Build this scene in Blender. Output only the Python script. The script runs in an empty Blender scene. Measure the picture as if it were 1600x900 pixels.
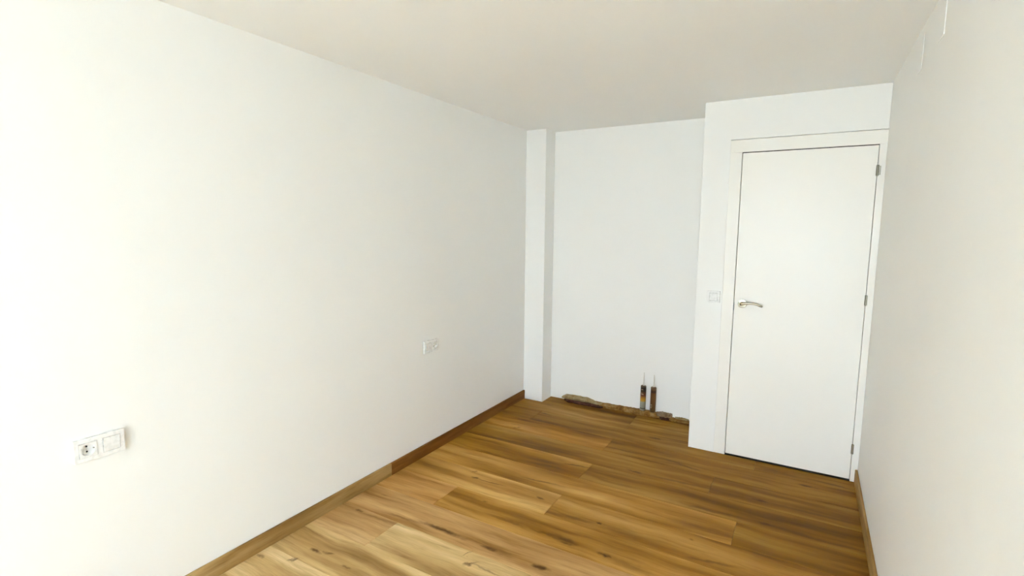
import bpy, bmesh, math, random
from mathutils import Vector, Matrix

random.seed(7)
scene = bpy.context.scene
COL = scene.collection

# ---------------------------------------------------------------- camera
YAW, PITCH, ROLL = 0.5280262, -0.1160036, 0.0092853
CAM = Vector((2.17205, 0.0, 1.53397))
fwd = Vector((-math.sin(YAW) * math.cos(PITCH), math.cos(YAW) * math.cos(PITCH), math.sin(PITCH)))
rt = Vector((math.cos(YAW), math.sin(YAW), 0))
up = rt.cross(fwd)
r2 = rt * math.cos(ROLL) + up * math.sin(ROLL)
u2 = -rt * math.sin(ROLL) + up * math.cos(ROLL)
cd = bpy.data.cameras.new('camera')
cam = bpy.data.objects.new('camera', cd)
COL.objects.link(cam)
m = Matrix((r2, u2, -fwd)).transposed().to_4x4()
m.translation = CAM
cam.matrix_world = m
cd.sensor_width = 36
cd.lens = 36 * 796.256 / 1600
cd.clip_start = 0.02
scene.camera = cam

# ---------------------------------------------------------------- world
w = bpy.data.worlds.new('sky')
scene.world = w
w.use_nodes = True
nt = w.node_tree
nt.nodes.clear()
wo = nt.nodes.new('ShaderNodeOutputWorld')
bg = nt.nodes.new('ShaderNodeBackground')
bg.inputs['Color'].default_value = (0.78, 0.890, 1.02, 1)
bg.inputs['Strength'].default_value = 14
nt.links.new(bg.outputs[0], wo.inputs[0])

# sun: high, from the side, lights the added ground outside but does not enter the room
sd = bpy.data.lights.new('sun', 'SUN')
sd.energy = 21
sd.angle = math.radians(0.53)
sd.color = (1.0, 0.955, 0.88)
sun = bpy.data.objects.new('sun', sd)
COL.objects.link(sun)
sun.rotation_euler = Vector((-0.45, -0.55, -0.70)).to_track_quat('-Z', 'Y').to_euler()

# ---------------------------------------------------------------- exposure
scene.view_settings.view_transform = 'Standard'
scene.view_settings.look = 'None'
scene.view_settings.gamma = 1
scene.view_settings.use_curve_mapping = False
scene.view_settings.exposure = 0.49
scene.cycles.use_denoising = True
scene.cycles.max_bounces = 16
scene.cycles.diffuse_bounces = 12
scene.cycles.glossy_bounces = 4
scene.cycles.sample_clamp_indirect = 0

# ---------------------------------------------------------------- dimensions (metres)
H = 2.371
WX = 2.5133          # right wall
YR = -2.3           # rear wall, behind the camera
YB = 4.128           # back wall of the recess
YD = 3.651           # face of the partition with the door
XP = 1.5108          # left edge of that partition
PX, PY = 0.190, 3.948  # pillar
# window opening in the rear wall
OX0, OX1, OZ0, OZ1 = 1.0, 2.48, 0.0, 2.12

# portal that guides sampling of the daylight coming in by the glazed door
pl = bpy.data.lights.new('window_portal', 'AREA')
pl.shape = 'RECTANGLE'
pl.size = OX1 - OX0
pl.size_y = OZ1 - OZ0
pl.cycles.is_portal = True
po = bpy.data.objects.new('window_portal', pl)
COL.objects.link(po)
po.location = ((OX0 + OX1) / 2, YR - 0.16, (OZ0 + OZ1) / 2)
po.rotation_euler = (math.radians(90), 0, 0)


# ================================================================ helpers
def tag(o, label=None, cat=None, group=None, kind=None):
    for k, v in (('label', label), ('category', cat), ('group', group), ('kind', kind)):
        if v:
            o[k] = v
    return o


def empty(name, loc, rot=(0, 0, 0)):
    o = bpy.data.objects.new(name, None)
    o.empty_display_size = 0.05
    COL.objects.link(o)
    o.location = loc
    o.rotation_euler = rot
    return o


def link(name, bm, mat, parent=None, bevel=0, seg=2, smooth=False, color=None, loc=None):
    bmesh.ops.recalc_face_normals(bm, faces=bm.faces)
    me = bpy.data.meshes.new(name)
    bm.to_mesh(me)
    bm.free()
    if smooth:
        for p in me.polygons:
            p.use_smooth = True
    if mat:
        me.materials.append(mat)
    o = bpy.data.objects.new(name, me)
    COL.objects.link(o)
    if parent:
        o.parent = parent
    if loc:
        o.location = loc
    if bevel:
        b = o.modifiers.new('bevel', 'BEVEL')
        b.width = bevel
        b.segments = seg
        b.limit_method = 'ANGLE'
        b.angle_limit = math.radians(40)
    if color:
        o.color = color
    return o


def bx(bm, x0, x1, y0, y1, z0, z1):
    vs = [bm.verts.new((x, y, z)) for x in (x0, x1) for y in (y0, y1) for z in (z0, z1)]
    for f in ((0, 1, 3, 2), (4, 6, 7, 5), (0, 4, 5, 1), (2, 3, 7, 6), (0, 2, 6, 4), (1, 5, 7, 3)):
        bm.faces.new([vs[i] for i in f])
    return vs


def lathe(bm, prof, n=24, axis='z', c=(0, 0, 0)):
    """prof: list of (radius, height); closed with caps."""
    rings = []
    for r, h in prof:
        ring = []
        for i in range(n):
            a = 2 * math.pi * i / n
            p = (r * math.cos(a), r * math.sin(a), h)
            if axis == 'x':
                p = (p[2], p[0], p[1])
            elif axis == 'y':
                p = (p[0], p[2], p[1])
            ring.append(bm.verts.new((p[0] + c[0], p[1] + c[1], p[2] + c[2])))
        rings.append(ring)
    for a, b in zip(rings, rings[1:]):
        for i in range(n):
            bm.faces.new((a[i], a[(i + 1) % n], b[(i + 1) % n], b[i]))
    bm.faces.new(rings[0])
    bm.faces.new(rings[-1])


def grid_solid(bm, us, vs, holes, w0, w1, M):
    """solid plate on a u,v grid with rectangular holes; M maps (u,v,w) to local."""
    cell = {(i, j) for i in range(len(us) - 1) for j in range(len(vs) - 1)} - set(holes)
    V = {}

    def v(i, j, k):
        if (i, j, k) not in V:
            V[(i, j, k)] = bm.verts.new(M(us[i], vs[j], (w0, w1)[k]))
        return V[(i, j, k)]
    for i, j in cell:
        for k in (0, 1):
            bm.faces.new([v(i, j, k), v(i + 1, j, k), v(i + 1, j + 1, k), v(i, j + 1, k)])
        for (di, dj, a, b) in ((-1, 0, (i, j), (i, j + 1)), (1, 0, (i + 1, j), (i + 1, j + 1)),
                               (0, -1, (i, j), (i + 1, j)), (0, 1, (i, j + 1), (i + 1, j + 1))):
            if (i + di, j + dj) not in cell:
                bm.faces.new([v(*a, 0), v(*b, 0), v(*b, 1), v(*a, 1)])


# ================================================================ materials
class NT:
    """small wrapper for writing node trees"""
    def __init__(self, name):
        self.m = bpy.data.materials.new(name)
        self.m.use_nodes = True
        self.t = self.m.node_tree
        self.b = self.t.nodes['Principled BSDF']

    def n(self, typ, **kw):
        nd = self.t.nodes.new('ShaderNode' + typ)
        for k, v in kw.items():
            setattr(nd, k, v)
        return nd

    def l(self, a, b):
        self.t.links.new(a, b)

    def math(self, op, a, b=None, clamp=False):
        nd = self.n('Math', operation=op, use_clamp=clamp)
        for i, x in enumerate((a, b)):
            if x is None:
                continue
            if isinstance(x, (int, float)):
                nd.inputs[i].default_value = x
            else:
                self.l(x, nd.inputs[i])
        return nd.outputs[0]

    def vmath(self, op, *a):
        nd = self.n('VectorMath', operation=op)
        for i, x in enumerate(a):
            if isinstance(x, (tuple, list)):
                nd.inputs[i].default_value = x
            else:
                self.l(x, nd.inputs[i])
        return nd.outputs['Value'] if op == 'LENGTH' else nd.outputs[0]

    def noise(self, vec, scale=1, detail=4, rough=0.5):
        nd = self.n('TexNoise')
        nd.inputs['Scale'].default_value = scale
        nd.inputs['Detail'].default_value = detail
        nd.inputs['Roughness'].default_value = rough
        self.l(vec, nd.inputs['Vector'])
        return nd.outputs[0]

    def ramp(self, fac, stops, interp='LINEAR'):
        nd = self.n('ValToRGB')
        cr = nd.color_ramp
        cr.interpolation = interp
        while len(cr.elements) > 1:
            cr.elements.remove(cr.elements[-1])
        cr.elements[0].position = stops[0][0]
        cr.elements[0].color = (*stops[0][1], 1)
        for p, c in stops[1:]:
            e = cr.elements.new(p)
            e.color = (*c, 1)
        self.l(fac, nd.inputs[0])
        return nd.outputs[0]

    def mix(self, fac, a, b, blend='MIX'):
        nd = self.n('MixRGB', blend_type=blend)
        for i, x in enumerate((fac, a, b)):
            if isinstance(x, (int, float)):
                nd.inputs[i].default_value = x
            elif isinstance(x, (tuple, list)):
                nd.inputs[i].default_value = (*x, 1)
            else:
                self.l(x, nd.inputs[i])
        return nd.outputs[0]

    def bump(self, h, strength, dist):
        nd = self.n('Bump')
        nd.inputs['Strength'].default_value = strength
        nd.inputs['Distance'].default_value = dist
        self.l(h, nd.inputs['Height'])
        self.l(nd.outputs[0], self.b.inputs['Normal'])

    def set(self, **kw):
        for k, v in kw.items():
            k = k.replace('_', ' ')
            self.b.inputs[k].default_value = (*v, 1) if isinstance(v, tuple) else v
        return self


def paint(name, col, rough=0.6, bump=0.12, spec=0.3):
    t = NT(name)
    t.set(Roughness=rough)
    t.b.inputs['Specular IOR Level'].default_value = spec
    pos = t.n('NewGeometry').outputs['Position']
    n1 = t.noise(pos, 1.4, 3)
    a = tuple(c * 0.985 for c in col)
    t.l(t.ramp(n1, [(0.3, a), (0.7, col)]), t.b.inputs['Base Color'])
    if bump:
        n2 = t.noise(pos, 160, 3, 0.6)
        n3 = t.noise(pos, 9, 2)
        t.bump(t.math('ADD', n2, t.math('MULTIPLY', n3, 1.5)), bump, 0.0012)
    return t.m


def plain(name, col, rough=0.4, metal=0.0, spec=0.5):
    t = NT(name)
    t.set(Metallic=metal)
    t.b.inputs['Specular IOR Level'].default_value = spec
    tc = t.n('TexCoord').outputs['Object']
    n = t.noise(tc, 60, 3)
    t.l(t.ramp(n, [(0.3, tuple(c * 0.94 for c in col)), (0.7, col)]), t.b.inputs['Base Color'])
    t.l(t.ramp(n, [(0.2, (rough * 0.85,) * 3), (0.8, (min(1, rough * 1.15),) * 3)]), t.b.inputs['Roughness'])
    return t.m


# knots and dark figure of the oak laminate: x0, y0, x1, y1, width, strength (metres on the floor)
KNOTS = [(0.523, 1.94, 0.767, 1.938, 0.016, 1.0), (0.902, 1.935, 0.968, 1.935, 0.016, 0.9), (0.968, 1.935, 1.053, 1.941, 0.02, 0.4), (1.179, 1.936, 1.229, 1.941, 0.016, 1), (0.905, 1.776, 0.932, 1.809, 0.012, 0.8), (0.857, 1.828, 0.877, 1.868, 0.006, 0.8), (0.938, 1.801, 1.074, 1.792, 0.006, 0.6), (1.04, 2.179, 1.186, 2.191, 0.012, 0.6), (1.167, 2.192, 1.272, 2.182, 0.02, 0.8), (0.902, 2.478, 0.943, 2.47, 0.01, 0.8), (0.746, 2.64, 0.953, 2.664, 0.01, 0.7), (0.452, 2.481, 0.5, 2.481, 0.012, 0.9), (0.505, 2.474, 0.69, 2.486, 0.005, 0.7), (0.419, 2.529, 0.425, 2.563, 0.006, 0.5), (1.304, 2.413, 1.317, 2.407, 0.014, 1), (1.045, 2.369, 1.306, 2.407, 0.02, 0.45), (1.314, 2.398, 1.56, 2.405, 0.03, 0.35), (0.667, 2.278, 0.687, 2.282, 0.008, 0.5), (0.794, 2.181, 0.973, 2.178, 0.014, 0.5), (0.207, 1.493, 0.254, 1.492, 0.012, 0.9), (0.279, 1.508, 0.327, 1.52, 0.01, 0.7), (0.186, 1.386, 0.206, 1.409, 0.01, 0.8), (0.129, 1.851, 0.155, 1.845, 0.01, 0.8), (0.432, 1.481, 0.458, 1.487, 0.008, 0.6), (0.133, 2.035, 0.168, 2.04, 0.006, 0.4), (0.035, 1.333, 0.057, 1.335, 0.01, 0.6), (0.309, 3.694, 0.388, 3.691, 0.014, 0.8), (0.224, 3.359, 0.289, 3.368, 0.008, 0.7), (0.283, 3.288, 0.312, 3.337, 0.008, 0.6), (0.859, 2.943, 1.017, 2.975, 0.012, 0.8), (0.647, 2.901, 0.867, 2.926, 0.02, 0.4), (0.223, 3.9, 0.321, 3.903, 0.012, 0.6), (1.269, 3.078, 1.341, 3.071, 0.014, 0.9), (1.332, 3.075, 1.751, 3.096, 0.018, 0.55), (0.298, 2.828, 0.373, 2.826, 0.01, 0.5), (1.23, 3.67, 1.312, 3.666, 0.014, 0.9), (1.422, 3.364, 1.661, 3.296, 0.014, 0.5), (1.987, 3.103, 2.043, 3.105, 0.014, 1), (2.043, 3.105, 2.511, 3.109, 0.016, 0.5), (2.212, 3.439, 2.286, 3.439, 0.014, 0.9), (2.287, 3.55, 2.478, 3.53, 0.014, 0.6), (1.992, 3.56, 2.14, 3.548, 0.012, 0.5), (1.643, 2.838, 1.921, 2.849, 0.018, 0.6), (2.045, 2.861, 2.094, 2.863, 0.014, 1), (2.094, 2.863, 2.361, 2.839, 0.016, 0.5), (2.307, 2.837, 2.48, 2.852, 0.01, 0.5), (1.411, 2.174, 1.451, 2.17, 0.016, 1), (1.451, 2.17, 1.631, 2.152, 0.03, 0.45), (1.742, 2.514, 1.766, 2.517, 0.01, 0.5), (1.784, 2.365, 1.974, 2.405, 0.014, 0.6), (1.202, 2.164, 1.256, 2.166, 0.012, 0.8), (1.098, 2.188, 1.248, 2.168, 0.014, 0.5), (0.976, 3.342, 1.297, 3.345, 0.01, 0.5), (-0.044, 3.043, 0.547, 3.079, 0.012, 0.45), (0.547, 3.079, 0.885, 3.093, 0.014, 0.4), (1.897, 2.56, 2.354, 2.613, 0.016, 0.25), (1.616, 2.636, 1.914, 2.656, 0.03, 0.35), (1.244, 3.895, 1.396, 3.87, 0.008, 0.5), (-0.157, 3.783, 0.297, 3.776, 0.02, 0.25), (0.269, 1.907, 0.518, 1.93, 0.01, 0.4), (0.157, 1.838, 0.492, 1.861, 0.01, 0.35)]


def wood(name, along='x', knots=(), rough=0.42):
    t = NT(name)
    pos = t.n('NewGeometry').outputs['Position']
    oi = t.n('ObjectInfo')
    # per-board offset so that the grain breaks at every joint
    sc = t.n('VectorMath', operation='SCALE')
    sc.inputs[0].default_value = (37, 23, 11)
    t.l(oi.outputs['Random'], sc.inputs['Scale'])
    p = t.vmath('ADD', pos, sc.outputs[0])
    # gentle waviness of the grain
    wv = t.n('TexNoise')
    wv.inputs['Scale'].default_value = 2.2
    wv.inputs['Detail'].default_value = 2
    t.l(p, wv.inputs['Vector'])
    wob = t.vmath('MULTIPLY', t.vmath('SUBTRACT', wv.outputs['Color'], (0.5, 0.5, 0.5)),
                  (0.0, 0.07, 0.0) if along == 'x' else (0.07, 0.0, 0.0))
    p2 = t.vmath('ADD', p, wob)
    S1 = (0.9, 8, 8) if along == 'x' else (8, 0.9, 8)
    S2 = (9, 170, 170) if along == 'x' else (170, 9, 170)
    S3 = (2.4, 26, 26) if along == 'x' else (26, 2.4, 26)
    broad = t.noise(t.vmath('MULTIPLY', p2, S1), 1, 2.5, 0.5)
    mid = t.noise(t.vmath('MULTIPLY', p2, S3), 1, 5, 0.62)
    fine = t.noise(t.vmath('MULTIPLY', p2, S2), 1, 3, 0.6)
    base = t.ramp(broad, [(0.24, (0.125, 0.046, 0.002)), (0.39, (0.29, 0.132, 0.010)), (0.52, (0.42, 0.212, 0.030)), (0.66, (0.54, 0.31, 0.070)), (0.8, (0.68, 0.43, 0.13))])
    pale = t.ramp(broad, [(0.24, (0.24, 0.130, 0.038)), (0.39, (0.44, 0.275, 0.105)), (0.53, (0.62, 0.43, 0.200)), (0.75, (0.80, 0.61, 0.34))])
    base = t.mix(oi.outputs['Alpha'], base, pale)      # paler boards: own tone, and on front planks painted light falloff
    c = t.mix(1.0, base, t.ramp(mid, [(0.22, (0.52, 0.44, 0.34)), (0.36, (0.82, 0.78, 0.72)), (0.5, (1, 1, 1)), (0.8, (1.10, 1.10, 1.10))]), 'MULTIPLY')
    c = t.mix(1.0, c, t.ramp(fine, [(0.25, (0.86, 0.84, 0.80)), (0.6, (1.03, 1.03, 1.03))]), 'MULTIPLY')
    c = t.mix(1.0, c, oi.outputs['Color'], 'MULTIPLY')
    if knots:
        nz = t.n('TexNoise')
        nz.inputs['Scale'].default_value = 26
        nz.inputs['Detail'].default_value = 3
        t.l(pos, nz.inputs['Vector'])
        d = t.vmath('MULTIPLY', t.vmath('SUBTRACT', nz.outputs['Color'], (0.5, 0.5, 0.5)), (0.09, 0.022, 0))
        kp = t.vmath('ADD', pos, d)
        acc = None
        for (x0, y0, x1, y1, kw, ks) in knots:
            cx, cy = (x0 + x1) / 2, (y0 + y1) / 2
            hl = math.hypot(x1 - x0, y1 - y0) / 2 + kw * 0.5
            ang = math.atan2(y1 - y0, x1 - x0) if hl > 0.02 else 0
            mp = t.n('Mapping', vector_type='TEXTURE')
            mp.inputs['Location'].default_value = (cx, cy, 0)
            mp.inputs['Rotation'].default_value = (0, 0, ang)
            mp.inputs['Scale'].default_value = (hl * 1.35, kw * 1.05, 1)
            t.l(kp, mp.inputs['Vector'])
            ln = t.vmath('LENGTH', mp.outputs[0])
            mr = t.n('MapRange', interpolation_type='SMOOTHSTEP')
            mr.inputs['From Min'].default_value = 1.25
            mr.inputs['From Max'].default_value = 0.1
            mr.inputs['To Min'].default_value = 0
            mr.inputs['To Max'].default_value = ks
            t.l(ln, mr.inputs['Value'])
            acc = mr.outputs[0] if acc is None else t.math('MAXIMUM', acc, mr.outputs[0])
        c = t.mix(t.math('MULTIPLY', acc, 0.9), c, (0.075, 0.024, 0.003))
    t.l(c, t.b.inputs['Base Color'])
    t.l(t.ramp(mid, [(0.2, (rough + 0.1,) * 3), (0.8, (rough - 0.04,) * 3)]), t.b.inputs['Roughness'])
    t.b.inputs['Specular IOR Level'].default_value = 0.08
    t.bump(fine, 0.10, 0.0006)
    return t.m


M_wall = paint('white_wall_paint', (0.870, 0.877, 0.862))
M_ceil = paint('ceiling_paint', (0.90, 0.91, 0.90), 0.8, 0.06)
M_lac = paint('white_lacquer', (0.87, 0.86, 0.815), 0.35, 0.0, 0.4)
M_floor = wood('oak_laminate', 'x', KNOTS)
M_base = wood('oak_baseboard', 'y')
M_screed = paint('cement_screed', (0.10, 0.075, 0.05), 0.9, 0.3)
M_plastic = plain('white_plastic', (0.85, 0.855, 0.85), 0.28)
M_hole = plain('dark_recess', (0.02, 0.02, 0.02), 0.7)
M_clip = plain('contact_metal', (0.30, 0.30, 0.28), 0.35, 1.0)
M_nickel = plain('satin_nickel', (0.40, 0.375, 0.29), 0.30, 1.0)
M_hinge = plain('hinge_metal', (0.36, 0.345, 0.28), 0.38, 1.0)
M_gap_shade = plain('gap_shade', (0.02, 0.018, 0.014), 0.8)
M_frame = plain('window_frame_plastic', (0.8, 0.8, 0.8), 0.35)
M_pave = paint('bounce_paving', (0.56, 0.56, 0.54), 0.8, 0.2)
M_nozzle = plain('nozzle_plastic', (0.72, 0.71, 0.66), 0.4)

g = NT('window_glass')
g.set(Roughness=0.0)
g.b.inputs['Transmission Weight'].default_value = 1.0
g.b.inputs['IOR'].default_value = 1.0
g.b.inputs['Base Color'].default_value = (0.96, 0.98, 0.97, 1)
M_glass = g.m


def mortar_mat(name, a, b, c):
    t = NT(name)
    t.set(Roughness=0.95)
    pos = t.n('NewGeometry').outputs['Position']
    n1 = t.noise(pos, 22, 5, 0.65)
    n2 = t.noise(pos, 140, 4, 0.7)
    t.l(t.mix(1.0, t.ramp(n1, [(0.32, a), (0.5, b), (0.66, c)]),
              t.ramp(n2, [(0.3, (0.7, 0.7, 0.7)), (0.7, (1.15, 1.15, 1.15))]), 'MULTIPLY'), t.b.inputs['Base Color'])
    t.bump(t.math('ADD', n1, n2), 0.8, 0.004)
    return t.m


M_mort_tan = mortar_mat('ochre_mortar', (0.15, 0.065, 0.010), (0.29, 0.145, 0.028), (0.40, 0.26, 0.10))
M_mort_grey = mortar_mat('grey_plaster_lump', (0.24, 0.16, 0.055), (0.36, 0.27, 0.12), (0.46, 0.38, 0.22))
M_mort_pink = mortar_mat('brown_brick_lump', (0.16, 0.09, 0.04), (0.27, 0.18, 0.10), (0.36, 0.28, 0.18))
M_slab_shade = mortar_mat('slab_shade', (0.035, 0.008, 0.003), (0.07, 0.018, 0.006), (0.12, 0.04, 0.012))  # dark red-brown, painted as the shade under the slabs


def label_mat(name, stops, marks, mark_col):
    """printed sleeve: bands by height in object space, and small rectangles of print (z0, z1, a0, a1)"""
    t = NT(name)
    t.set(Roughness=0.35)
    oc = t.n('TexCoord').outputs['Object']
    sp = t.n('SeparateXYZ')
    t.l(oc, sp.inputs[0])
    f = t.math('DIVIDE', sp.outputs['Z'], 0.25)
    c = t.ramp(f, [(z / 0.25, col) for z, col in stops])
    for z0, z1, a0, a1 in marks:
        inz = t.math('MULTIPLY', t.math('GREATER_THAN', sp.outputs['Z'], z0), t.math('LESS_THAN', sp.outputs['Z'], z1))
        inx = t.math('MULTIPLY', t.math('GREATER_THAN', sp.outputs['X'], a0), t.math('LESS_THAN', sp.outputs['X'], a1))
        front = t.math('LESS_THAN', sp.outputs['Y'], 0)
        c = t.mix(t.math('MULTIPLY', t.math('MULTIPLY', inz, inx), front), c, mark_col)
    t.l(c, t.b.inputs['Base Color'])
    return t.m


# ================================================================ room shell
def struct(name, bm, mat, **kw):
    return tag(link(name, bm, mat, **kw), kind='structure')


T = 0.14
YE = YB + 0.14
b = bmesh.new(); bx(b, -T, 0, YR, YE, -0.05, H + .1)
struct('wall_left', b, M_wall)
b = bmesh.new(); bx(b, WX, WX + T, YR, YE, -0.05, H + .1)
struct('wall_right', b, M_wall)
b = bmesh.new(); bx(b, 0, XP + 0.02, YB, YE, -0.05, H + .1)
struct('wall_back', b, M_wall)
b = bmesh.new(); bx(b, 0, PX, PY, YB, -0.012, H)
struct('wall_pillar', b, M_wall, bevel=0.004)
# partition with the door: a solid box with a recess for the door
b = bmesh.new()
grid_solid(b, [XP, 1.6822, WX], [-0.012, 2.1185, H], [(1, 0)], YD, YD + 0.11, lambda u, v, w_: (u, w_, v))
bx(b, XP, XP + 0.09, YD + 0.11, YB, -0.012, H)
bx(b, XP + 0.09, WX, YD + 0.11, YD + 0.2, -0.012, H)
struct('wall_partition', b, M_wall, bevel=0.003)
# rear wall, behind the camera, with the opening of the glazed door
b = bmesh.new()
grid_solid(b, [-T, OX0, OX1, WX + T], [-0.05, OZ1, H + .1], [(1, 0)], YR - 0.2, YR, lambda u, v, w_: (u, w_, v))
struct('wall_rear', b, M_wall)
b = bmesh.new(); bx(b, -T, WX + T, YR - 0.2, YE, H, H + 0.1)
struct('ceiling', b, M_ceil)

# glazed balcony door that lets the daylight in
b = bmesh.new()
mid = (OX0 + OX1) / 2
grid_solid(b, [OX0, OX0 + .06, mid - .045, mid + .045, OX1 - .06, OX1], [OZ0, OZ0 + .08, OZ1 - .06, OZ1],
           [(1, 1), (3, 1)], YR - 0.15, YR - 0.09, lambda u, v, w_: (u, w_, v))
win = struct('window_1', b, M_frame, bevel=0.004)
for x0, x1 in ((OX0 + .05, mid - .04), (mid + .04, OX1 - .05)):
    b = bmesh.new(); bx(b, x0, x1, YR - .124, YR - .118, OZ0 + .07, OZ1 - .05)
    link('pane', b, M_glass, parent=win)

b = bmesh.new(); bx(b, -6, 9, -14, YR - 0.2, -0.25, -0.06)
struct('bounce_ground', b, M_pave)  # unseen ground, added to bounce light up to the ceiling
# unseen overhang, added to keep sky light off the upper walls
b = bmesh.new(); bx(b, -1.0, 4.0, YR - 1.4, YR - 0.2, 2.45, 2.62)
struct('sky_blocker_slab', b, M_wall)

# ---------------------------------------------------------------- floor and its planks
b = bmesh.new(); bx(b, -T, WX + T, YR - 0.2, YE, -0.06, -0.011)
floor = struct('floor', b, M_screed)
PW = 0.2325
# joints (x of end joints) and tones per row (board tone plus painted light falloff), row named by its upper seam
JO = {0: [1.02], 1: [1.027], 2: [0.30, 1.95], 3: [1.01], 4: [1.75], 5: [1.0265], 6: [1.93], 7: [1.0205], 8: [0.4452], 9: [1.60],
      10: [0.40, 2.1], 11: [1.4], 12: [0.7], 13: [1.9], 14: [1.1], 15: [0.3], 16: [1.5], 17: [0.8], 18: [0.4], 19: [1.3]}
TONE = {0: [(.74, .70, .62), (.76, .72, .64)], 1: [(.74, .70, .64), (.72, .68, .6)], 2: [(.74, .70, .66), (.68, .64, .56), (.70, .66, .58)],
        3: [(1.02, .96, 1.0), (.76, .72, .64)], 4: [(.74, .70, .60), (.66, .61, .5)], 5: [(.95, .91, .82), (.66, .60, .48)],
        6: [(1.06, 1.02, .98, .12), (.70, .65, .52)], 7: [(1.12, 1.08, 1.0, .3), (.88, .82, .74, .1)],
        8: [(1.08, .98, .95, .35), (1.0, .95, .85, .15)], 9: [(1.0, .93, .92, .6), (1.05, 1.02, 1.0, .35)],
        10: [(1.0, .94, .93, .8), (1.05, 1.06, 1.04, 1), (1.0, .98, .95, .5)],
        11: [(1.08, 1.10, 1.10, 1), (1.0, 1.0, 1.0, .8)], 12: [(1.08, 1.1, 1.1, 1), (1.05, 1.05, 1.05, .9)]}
for k in range(26):
    y1 = 3.501 + PW * (3 - k)
    y0 = y1 - PW
    if k == 0:
        y1 = YB - 0.003
    y0 = max(y0, YR + .01)
    if y1 - y0 < 0.03:
        continue
    xs = [0.006] + JO.get(k, [(k * 0.83) % 2.1 + .2]) + [WX - 0.006]
    for i, (xa, xb) in enumerate(zip(xs, xs[1:])):
        xa += .0003; xb -= .0003
        ya, yb = y0 + .0003, y1 - .0003
        # boards are cut round the pillar and the partition
        us = sorted({xa, xb} | {q for q in (PX + .003, XP - .003) if xa + .004 < q < xb - .004})
        vs = sorted({ya, yb} | {q for q in (PY - .003, YD) if ya + .004 < q < yb - .004})
        holes = []
        for ui in range(len(us) - 1):
            for vi in range(len(vs) - 1):
                cx, cy = (us[ui] + us[ui + 1]) / 2, (vs[vi] + vs[vi + 1]) / 2
                if (cx < PX + .003 and cy > PY - .003) or (cx > XP - .003 and cy > YD):
                    holes.append((ui, vi))
        if len(holes) == (len(us) - 1) * (len(vs) - 1):
            continue
        bb = bmesh.new()
        grid_solid(bb, us, vs, holes, -0.008, 0.0, lambda u, v, w_: (u, v, w_))
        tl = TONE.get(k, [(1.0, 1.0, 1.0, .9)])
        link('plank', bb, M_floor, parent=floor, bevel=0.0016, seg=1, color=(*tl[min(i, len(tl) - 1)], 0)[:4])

# ---------------------------------------------------------------- baseboards
def board(parent, x0, x1, y0, y1, z1, face, color):
    """a board with an eased top edge; face=+1 when the room is at +x"""
    bb = bmesh.new()
    e = 0.004
    xo, xi = (x1, x0) if face > 0 else (x0, x1)
    s = -1 if face > 0 else 1
    pr = [(xi, 0.0005), (xo, 0.0005), (xo, z1 - e), (xo + s * e * .4, z1 - e * .3), (xo + s * e, z1), (xi, z1)]
    A = [bb.verts.new((px, y0, pz)) for px, pz in pr]
    B = [bb.verts.new((px, y1, pz)) for px, pz in pr]
    bb.faces.new(A); bb.faces.new(B)
    for q in range(6):
        bb.faces.new((A[q], A[(q + 1) % 6], B[(q + 1) % 6], B[q]))
    return link('board', bb, M_base, parent=parent, color=(*color, 0)[:4])


bl = tag(empty('baseboard_left', (0, 0, 0)), kind='structure')
board(bl, 0.002, 0.0145, YR, 2.2345, 0.0780, 1, (0.72, 0.72, 0.70, .75))
board(bl, 0.002, 0.0145, 2.2360, PY - .001, 0.0775, 1, (0.50, 0.40, 0.42, .15))
br = tag(empty('baseboard_right', (0, 0, 0)), kind='structure')
board(br, WX - 0.0145, WX - .002, YR, YD - 0.0040, 0.082, -1, (0.66, 0.66, 0.62, .5))

# ---------------------------------------------------------------- door
door = tag(empty('door_1', (1.7567, YD, 0)), kind='structure')


def dlink(name, bm, mat, parent=None, **kw):
    """geometry given in world coordinates, stored relative to the door's empty"""
    bmesh.ops.translate(bm, verts=bm.verts, vec=(-1.7567, -YD, 0))
    return link(name, bm, mat, parent=parent or door, **kw)


LX0, LX1, LZ0, LZ1 = 1.7575, 2.4734, 0.0135, 2.0300
b = bmesh.new(); bx(b, LX0, LX1, YD - .0035, YD + .032, LZ0, LZ1)
leaf = dlink('door_leaf', b, M_lac, bevel=0.0012)
b = bmesh.new(); bx(b, 1.682, 1.7530, YD - .0035, YD + .10, 0.0005, 2.0355)
bx(b, 1.7530, 1.768, YD + .036, YD + .10, 0.0005, 2.0355)
dlink('door_jamb', b, M_lac, bevel=0.0015)
b = bmesh.new(); bx(b, 2.4762, WX - .0005, YD - .0035, YD + .10, 0.0005, 2.0355)
bx(b, 2.462, 2.4762, YD + .036, YD + .10, 0.0005, 2.0355)
dlink('door_jamb', b, M_lac, bevel=0.0015)
b = bmesh.new(); bx(b, 1.682, WX - .0005, YD - .0035, YD + .10, 2.0356, 2.1150)
dlink('door_head', b, M_lac, bevel=0.0015)
b = bmesh.new(); bx(b, 1.755, 2.475, YD + .0012, YD + .05, 2.0302, 2.0354)
dlink('door_gap_shade', b, M_gap_shade)  # dark strip standing in for the shade in the gap above the leaf
b = bmesh.new(); bx(b, 1.7535, 2.475, YD + .004, YD + .03, -0.0105, 0.0128)
dlink('door_gap_shade', b, M_gap_shade)  # dark strip painted in as the shade under the leaf
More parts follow.
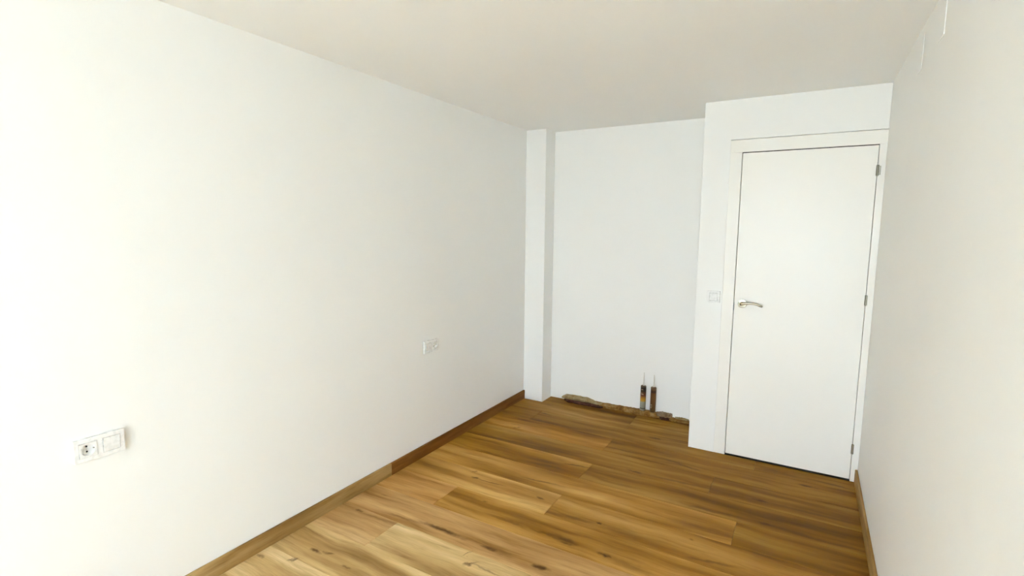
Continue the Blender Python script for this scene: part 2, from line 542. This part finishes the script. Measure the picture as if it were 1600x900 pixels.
# hinges
for zc, plate in ((1.886, True), (1.131, False), (0.2095, False)):
    b = bmesh.new()
    lathe(b, [(0.004, -0.031), (0.0068, -0.029), (0.0068, 0.029), (0.004, 0.031)], 14, c=(2.4755, YD - .012, zc))
    h = dlink('hinge', b, M_hinge, smooth=False, bevel=0)
    b = bmesh.new()
    if plate:
        bx(b, 2.484, 2.4905, YD - .0112, YD - .0088, zc - .026, zc + .026)
        dlink('hinge_plate', b, M_hinge, parent=h)
    else:
        b.free()
# strike plate seen in the gap on the lock side
b = bmesh.new(); bx(b, 1.7530, 1.7552, YD - .0085, YD + .02, 1.008, 1.060)
dlink('strike_plate', b, M_clip)
# lever handle
hx, hz = 1.8085, 1.057
hd = empty('door_handle', (hx - 1.7567, -0.0035, hz))
hd.parent = door
b = bmesh.new()
lathe(b, [(0.0285, 0), (0.0285, -0.006), (0.0265, -0.0085), (0.012, -0.0095)], 32, axis='y')
link('handle_rose', b, M_nickel, parent=hd, smooth=False)
b = bmesh.new()
lathe(b, [(0.0115, -0.008), (0.0095, -0.02), (0.0095, -0.048), (0.006, -0.053)], 20, axis='y')
link('handle_neck', b, M_nickel, parent=hd, smooth=True)
b = bmesh.new()
path = [(-.010, 0.0, .0085), (0.0, .002, .0095), (.02, .006, .0085), (.045, .0095, .0070), (.07, .0085, .0065), (.092, .004, .0068), (.108, -.002, .0075), (.119, -.006, .0070), (.123, -.008, .004)]
rings = []
for i, (px, pz, rr) in enumerate(path):
    q0 = path[max(0, i - 1)]; q1 = path[min(len(path) - 1, i + 1)]
    tx, tz = q1[0] - q0[0], q1[1] - q0[1]
    L_ = math.hypot(tx, tz); nx, nz = -tz / L_, tx / L_
    rings.append([b.verts.new((px + nx * rr * 1.0 * math.cos(a), -0.046 + rr * 0.9 * math.sin(a), pz + nz * rr * 1.0 * math.cos(a)))
                  for a in [2 * math.pi * s / 14 for s in range(14)]])
for A, B in zip(rings, rings[1:]):
    for i in range(14):
        b.faces.new((A[i], A[(i + 1) % 14], B[(i + 1) % 14], B[i]))
b.faces.new(rings[0]); b.faces.new(rings[-1])
link('handle_lever', b, M_nickel, parent=hd, smooth=True)


# ---------------------------------------------------------------- sockets and switches
def rocker_bm(bm, cu, cv, s, M, tilt=0.0016, w0=0.004, w1=0.0125):
    """slightly tilted square rocker"""
    h = s / 2
    vs = []
    for (du, dv) in ((-h, -h), (h, -h), (h, h), (-h, h)):
        vs.append((bm.verts.new(M(cu + du, cv + dv, w0)), bm.verts.new(M(cu + du, cv + dv, w1 + (tilt if dv > 0 else -tilt)))))
    bm.faces.new([v[0] for v in vs]); bm.faces.new([v[1] for v in vs])
    for i in range(4):
        a, c = vs[i], vs[(i + 1) % 4]
        bm.faces.new((a[0], c[0], c[1], a[1]))


def socket_bm(bm, cu, cv, s, M, R=0.0208, depth=0.0155, w1=0.0123):
    n = 32
    h = s / 2
    sq, ci, fl = [], [], []
    for i in range(n):
        a = 2 * math.pi * i / n
        ca, sa = math.cos(a), math.sin(a)
        k = h / max(abs(ca), abs(sa))
        sq.append(bm.verts.new(M(cu + ca * k, cv + sa * k, w1)))
        ci.append(bm.verts.new(M(cu + ca * R, cv + sa * R, w1)))
        fl.append(bm.verts.new(M(cu + ca * R * .96, cv + sa * R * .96, w1 - depth)))
    sk = [bm.verts.new(v.co) for v in sq]
    for v_, s_ in zip(sk, sq):
        v_.co = s_.co - (Vector(M(0, 0, 0.006)) - Vector(M(0, 0, 0)))
    for i in range(n):
        j = (i + 1) % n
        bm.faces.new((sq[i], sq[j], ci[j], ci[i]))
        bm.faces.new((ci[i], ci[j], fl[j], fl[i]))
        bm.faces.new((sk[i], sk[j], sq[j], sq[i]))
    bm.faces.new(fl)


def wall_plate(name, loc, M, units, outer_w, outer_h, label, cat, group=None):
    """units: list of 'socket' / 'rocker' left to right. M maps (u, v, w) with w out of the wall."""
    root = tag(empty(name, loc), label, cat, group)
    n = len(units)
    pitch = 0.071 if n > 1 else 0
    ins = 0.053
    us = [-outer_w / 2]
    cen = [(i - (n - 1) / 2) * pitch for i in range(n)]
    for c_ in cen:
        us += [c_ - ins / 2, c_ + ins / 2]
    us.append(outer_w / 2)
    vs = [-outer_h / 2, -ins / 2, ins / 2, outer_h / 2]
    b = bmesh.new()
    grid_solid(b, us, vs, [(2 * i + 1, 1) for i in range(n)], 0.0, 0.0105, M)
    link('cover_frame', b, M_plastic, parent=root, bevel=0.0018)
    for c_, kind in zip(cen, units):
        b = bmesh.new()
        if kind == 'rocker':
            rocker_bm(b, c_, 0, ins - .0022, M)
            link('rocker', b, M_plastic, parent=root, bevel=0.001)
        else:
            socket_bm(b, c_, 0, ins - .0016, M)
            sk = link('socket_insert', b, M_plastic, parent=root)
            for dv in (-.0095, .0095):
                b = bmesh.new()
                vs_ = []
                for w_ in (-0.0028, -0.0018):
                    vs_.append([b.verts.new(M(c_ + .0031 * math.cos(a), dv + .0031 * math.sin(a), w_)) for a in [2 * math.pi * s / 14 for s in range(14)]])
                b.faces.new(vs_[0]); b.faces.new(vs_[1])
                for i in range(14):
                    b.faces.new((vs_[0][i], vs_[0][(i + 1) % 14], vs_[1][(i + 1) % 14], vs_[1][i]))
                link('contact_hole', b, M_hole, parent=sk)
            for du in (-1, 1):
                b = bmesh.new()
                P = []
                for (uu, vv, ww) in ((.0200, -.0025, .007), (.0200, .0025, .007), (.0172, .0022, .000), (.0172, -.0022, .000),
                                     ):
                    P.append((c_ + du * uu, vv, ww))
                A = [b.verts.new(M(*p)) for p in P]
                B = [b.verts.new(M(p[0] + du * .001, p[1], p[2] - .001)) for p in P]
                b.faces.new(A); b.faces.new(B)
                for i in range(4):
                    b.faces.new((A[i], A[(i + 1) % 4], B[(i + 1) % 4], B[i]))
                link('earth_clip', b, M_clip, parent=sk)
    return root


M_left = lambda u, v, w_: (w_, u, v)
M_front = lambda u, v, w_: (u, -w_, v)
# backing pockets are inside the frames; sockets' wells stay in front of the wall plane
wall_plate('socket_and_switch_plate', (0.0035, 0.771, 0.743), M_left, ['socket', 'rocker'], 0.154, 0.083,
           'white double plate low at the left edge of the view, round socket beside square rocker', 'socket')
wall_plate('socket_and_blank_plate', (0.0035, 2.636, 0.744), M_left, ['rocker', 'socket'], 0.158, 0.083,
           'white double plate on left wall nearer the pillar, flat square left of socket', 'socket')
wall_plate('light_switch', (1.6265, YD - 0.0005, 1.0885), M_front, ['rocker'], 0.083, 0.079,
           'small white square light switch on the wall just left of the door', 'switch')

# blank cover plates high on the right wall
for nm, y0, y1, z0, z1, lb in (('junction_cover', 2.691, 2.785, 2.192, 2.335, 'white painted flat cover high on right wall, the one nearer the door'),
                               ('junction_cover', 2.283, 2.375, 2.196, 2.340, 'white painted flat cover high on right wall, the one farther from the door')):
    b = bmesh.new(); bx(b, WX - 0.0035, WX, y0, y1, z0, z1)
    tag(link(nm, b, M_wall, bevel=0.002), lb, 'cover plate', 'covers high on the right wall')


# ---------------------------------------------------------------- rubble along the foot of the back wall
def lump(parent, name, top, mat, y_front, z0=0.0, under=0.0, seed=0, n_sub=5, y_back=None):
    """irregular lump along the wall; top = [(x, z)] outline; under = how far the underside is set back"""
    rnd = random.Random(seed)
    yb = y_back if y_back is not None else YB - 0.0008
    bm = bmesh.new()
    xs, zs = [], []
    for (xa, za), (xb, zb) in zip(top, top[1:]):
        for s in range(n_sub):
            k = s / n_sub
            xs.append(xa + (xb - xa) * k); zs.append(za + (zb - za) * k)
    xs.append(top[-1][0]); zs.append(top[-1][1])
    secs = []
    for i, (x, z) in enumerate(zip(xs, zs)):
        j = lambda a: rnd.uniform(-a, a)
        edge = min(1.0, min(i, len(xs) - 1 - i) / 2.0 * .5 + .5)
        yf = yb - (yb - y_front) * edge + j(.003)
        zt = max(z + j(.0022), z0 + .006)
        prof = [(yb, z0), (yf + under + j(.002) if under else yf + .002 + j(.002), z0), (yf + j(.002) + (under * .3), z0 + (zt - z0) * .28),
                (yf - .002 + j(.003), z0 + (zt - z0) * .62), (yf + .008 + j(.004), zt - .003), ((yf + yb) / 2 + j(.003), zt + j(.0015)), (yb, zt)]
        secs.append([bm.verts.new((x + j(.0015), py, pz)) for py, pz in prof])
    for A, B in zip(secs, secs[1:]):
        for i in range(7):
            bm.faces.new((A[i], A[(i + 1) % 7], B[(i + 1) % 7], B[i]))
    bm.faces.new(secs[0]); bm.faces.new(secs[-1])
    return link(name, bm, mat, parent=parent)


ledge = tag(empty('mortar_ledge', (0.9, YB, 0)), 'rough brown mortar ledge left along the foot of the back wall', 'rubble')


def lump_rel(*a, **k):
    o = lump(*a, **k)
    o.matrix_parent_inverse = Matrix.Translation((-0.9, -YB, 0))
    return o


lump_rel(ledge, 'mortar_lump', [(0.590, .030), (0.68, .033), (0.78, .035), (0.861, .036)], M_mort_tan, 4.080, seed=1, z0=.0006)
lump_rel(ledge, 'mortar_lump', [(0.858, .034), (0.93, .037), (1.00, .040), (1.10, .041), (1.19, .036)], M_mort_tan, 4.078, seed=2, z0=.0006)
lump_rel(ledge, 'mortar_lump', [(1.180, .018), (1.30, .019), (1.36, .019), (1.425, .016), (1.458, .011)], M_mort_tan, 4.080, seed=3, z0=.0006)
lump_rel(ledge, 'brick_edge', [(0.345, .024), (0.45, .025), (0.58, .024), (0.66, .020), (0.72, .012)], M_slab_shade, 4.050, seed=4, z0=.0006)  # dark lump, its colour stands in for shadow below the long slab
lump_rel(ledge, 'brick_edge', [(1.195, .019), (1.24, .022), (1.283, .019)], M_slab_shade, 4.064, seed=9, z0=.0010)  # same painted shadow, below the short slab
slabs = [
    ([(0.318, .028), (0.350, .050), (0.45, .053), (0.54, .054), (0.585, .046), (0.625, .036), (0.70, .034)], M_mort_grey, 4.060, .0262, .006, 5,
     'long flat grey-tan slab of loose plaster at the left end of the rubble'),
    ([(1.165, .042), (1.21, .051), (1.25, .050), (1.290, .046)], M_mort_pink, 4.066, .0242, .004, 6,
     'short grey-brown slab of loose plaster right of the two cartridges'),
]
for top, mt, yf, z0, un, sd_, lb in slabs:
    o = lump(None, 'plaster_slab', top, mt, yf, z0=z0, under=un, seed=sd_)
    tag(o, lb, 'rubble', 'loose plaster slabs on the ledge')
o = lump(None, 'plaster_chip', [(1.315, .026), (1.35, .031), (1.385, .030), (1.42, .022)], M_mort_grey, 4.095, z0=.0200, under=.003, seed=8)
tag(o, 'small loose plaster chip at the right end of the rubble by the wall corner', 'rubble')

# ---------------------------------------------------------------- sealant cartridges
def cartridge(name, x, y, z, mat, cap, label, lean, noz):
    root = tag(empty(name, (x, y, z), lean), label, 'cartridge', 'sealant cartridges on the ledge')
    b = bmesh.new()
    lathe(b, [(0.0205, 0.0), (0.0225, 0.001), (0.0225, 0.2), (0.0228, 0.203), (0.021, 0.208), (0.012, 0.212)], 32)
    link('barrel', b, mat, parent=root, smooth=False)
    for p in root.children[0].data.polygons:
        p.use_smooth = len(p.vertices) == 4
    b = bmesh.new()
    lathe(b, [(0.0095, 0.2115), (0.0095, 0.222), (0.0058, 0.2235), (0.0050, 0.26), (0.0036, 0.30), (0.0026, noz)], 16)
    link('nozzle', b, cap, parent=root, smooth=True)
    return root


M_t1 = label_mat('printed_sleeve_orange_and_grey', [
    (0.0, (.30, .30, .25)), (0.014, (.33, .33, .27)), (0.016, (.06, .07, .05)), (0.022, (.06, .07, .05)), (0.024, (.34, .35, .29)), (0.075, (.42, .42, .34)),
    (0.080, (.62, .36, .05)), (0.098, (.60, .30, .03)), (0.118, (.34, .13, .02)), (0.126, (.16, .04, .015)), (0.155, (.10, .03, .012)),
    (0.165, (.03, .018, .01)), (0.196, (.02, .014, .008)), (0.203, (.10, .07, .04))],
    [(0.137, 0.143, -0.010, 0.008), (0.178, 0.182, -0.012, 0.004), (0.148, 0.151, -0.014, -0.002)], (.62, .50, .40))
M_t2 = label_mat('printed_sleeve_bronze', [
    (0.0, (.10, .05, .015)), (0.03, (.13, .065, .018)), (0.09, (.15, .07, .02)), (0.13, (.17, .07, .02)), (0.160, (.14, .055, .015)),
    (0.166, (.05, .016, .010)), (0.182, (.05, .016, .010)), (0.188, (.13, .07, .03)), (0.203, (.15, .09, .04))],
    [(0.060, 0.067, -0.014, -0.002), (0.036, 0.045, -0.014, -0.004), (0.050, 0.053, -0.014, 0.002)], (.52, .45, .30))
cartridge('sealant_cartridge', 1.051, YB - 0.0285, 0.0425, M_t1, M_nozzle,
          'left upright sealant cartridge, dark top, orange band and grey lower end', (0, math.radians(.6), 0), 0.320)
cartridge('sealant_cartridge', 1.135, YB - 0.0285, 0.0430, M_t2, M_nozzle,
          'right upright sealant cartridge, brown all over with white nozzle', (0, math.radians(.4), 0), 0.312)
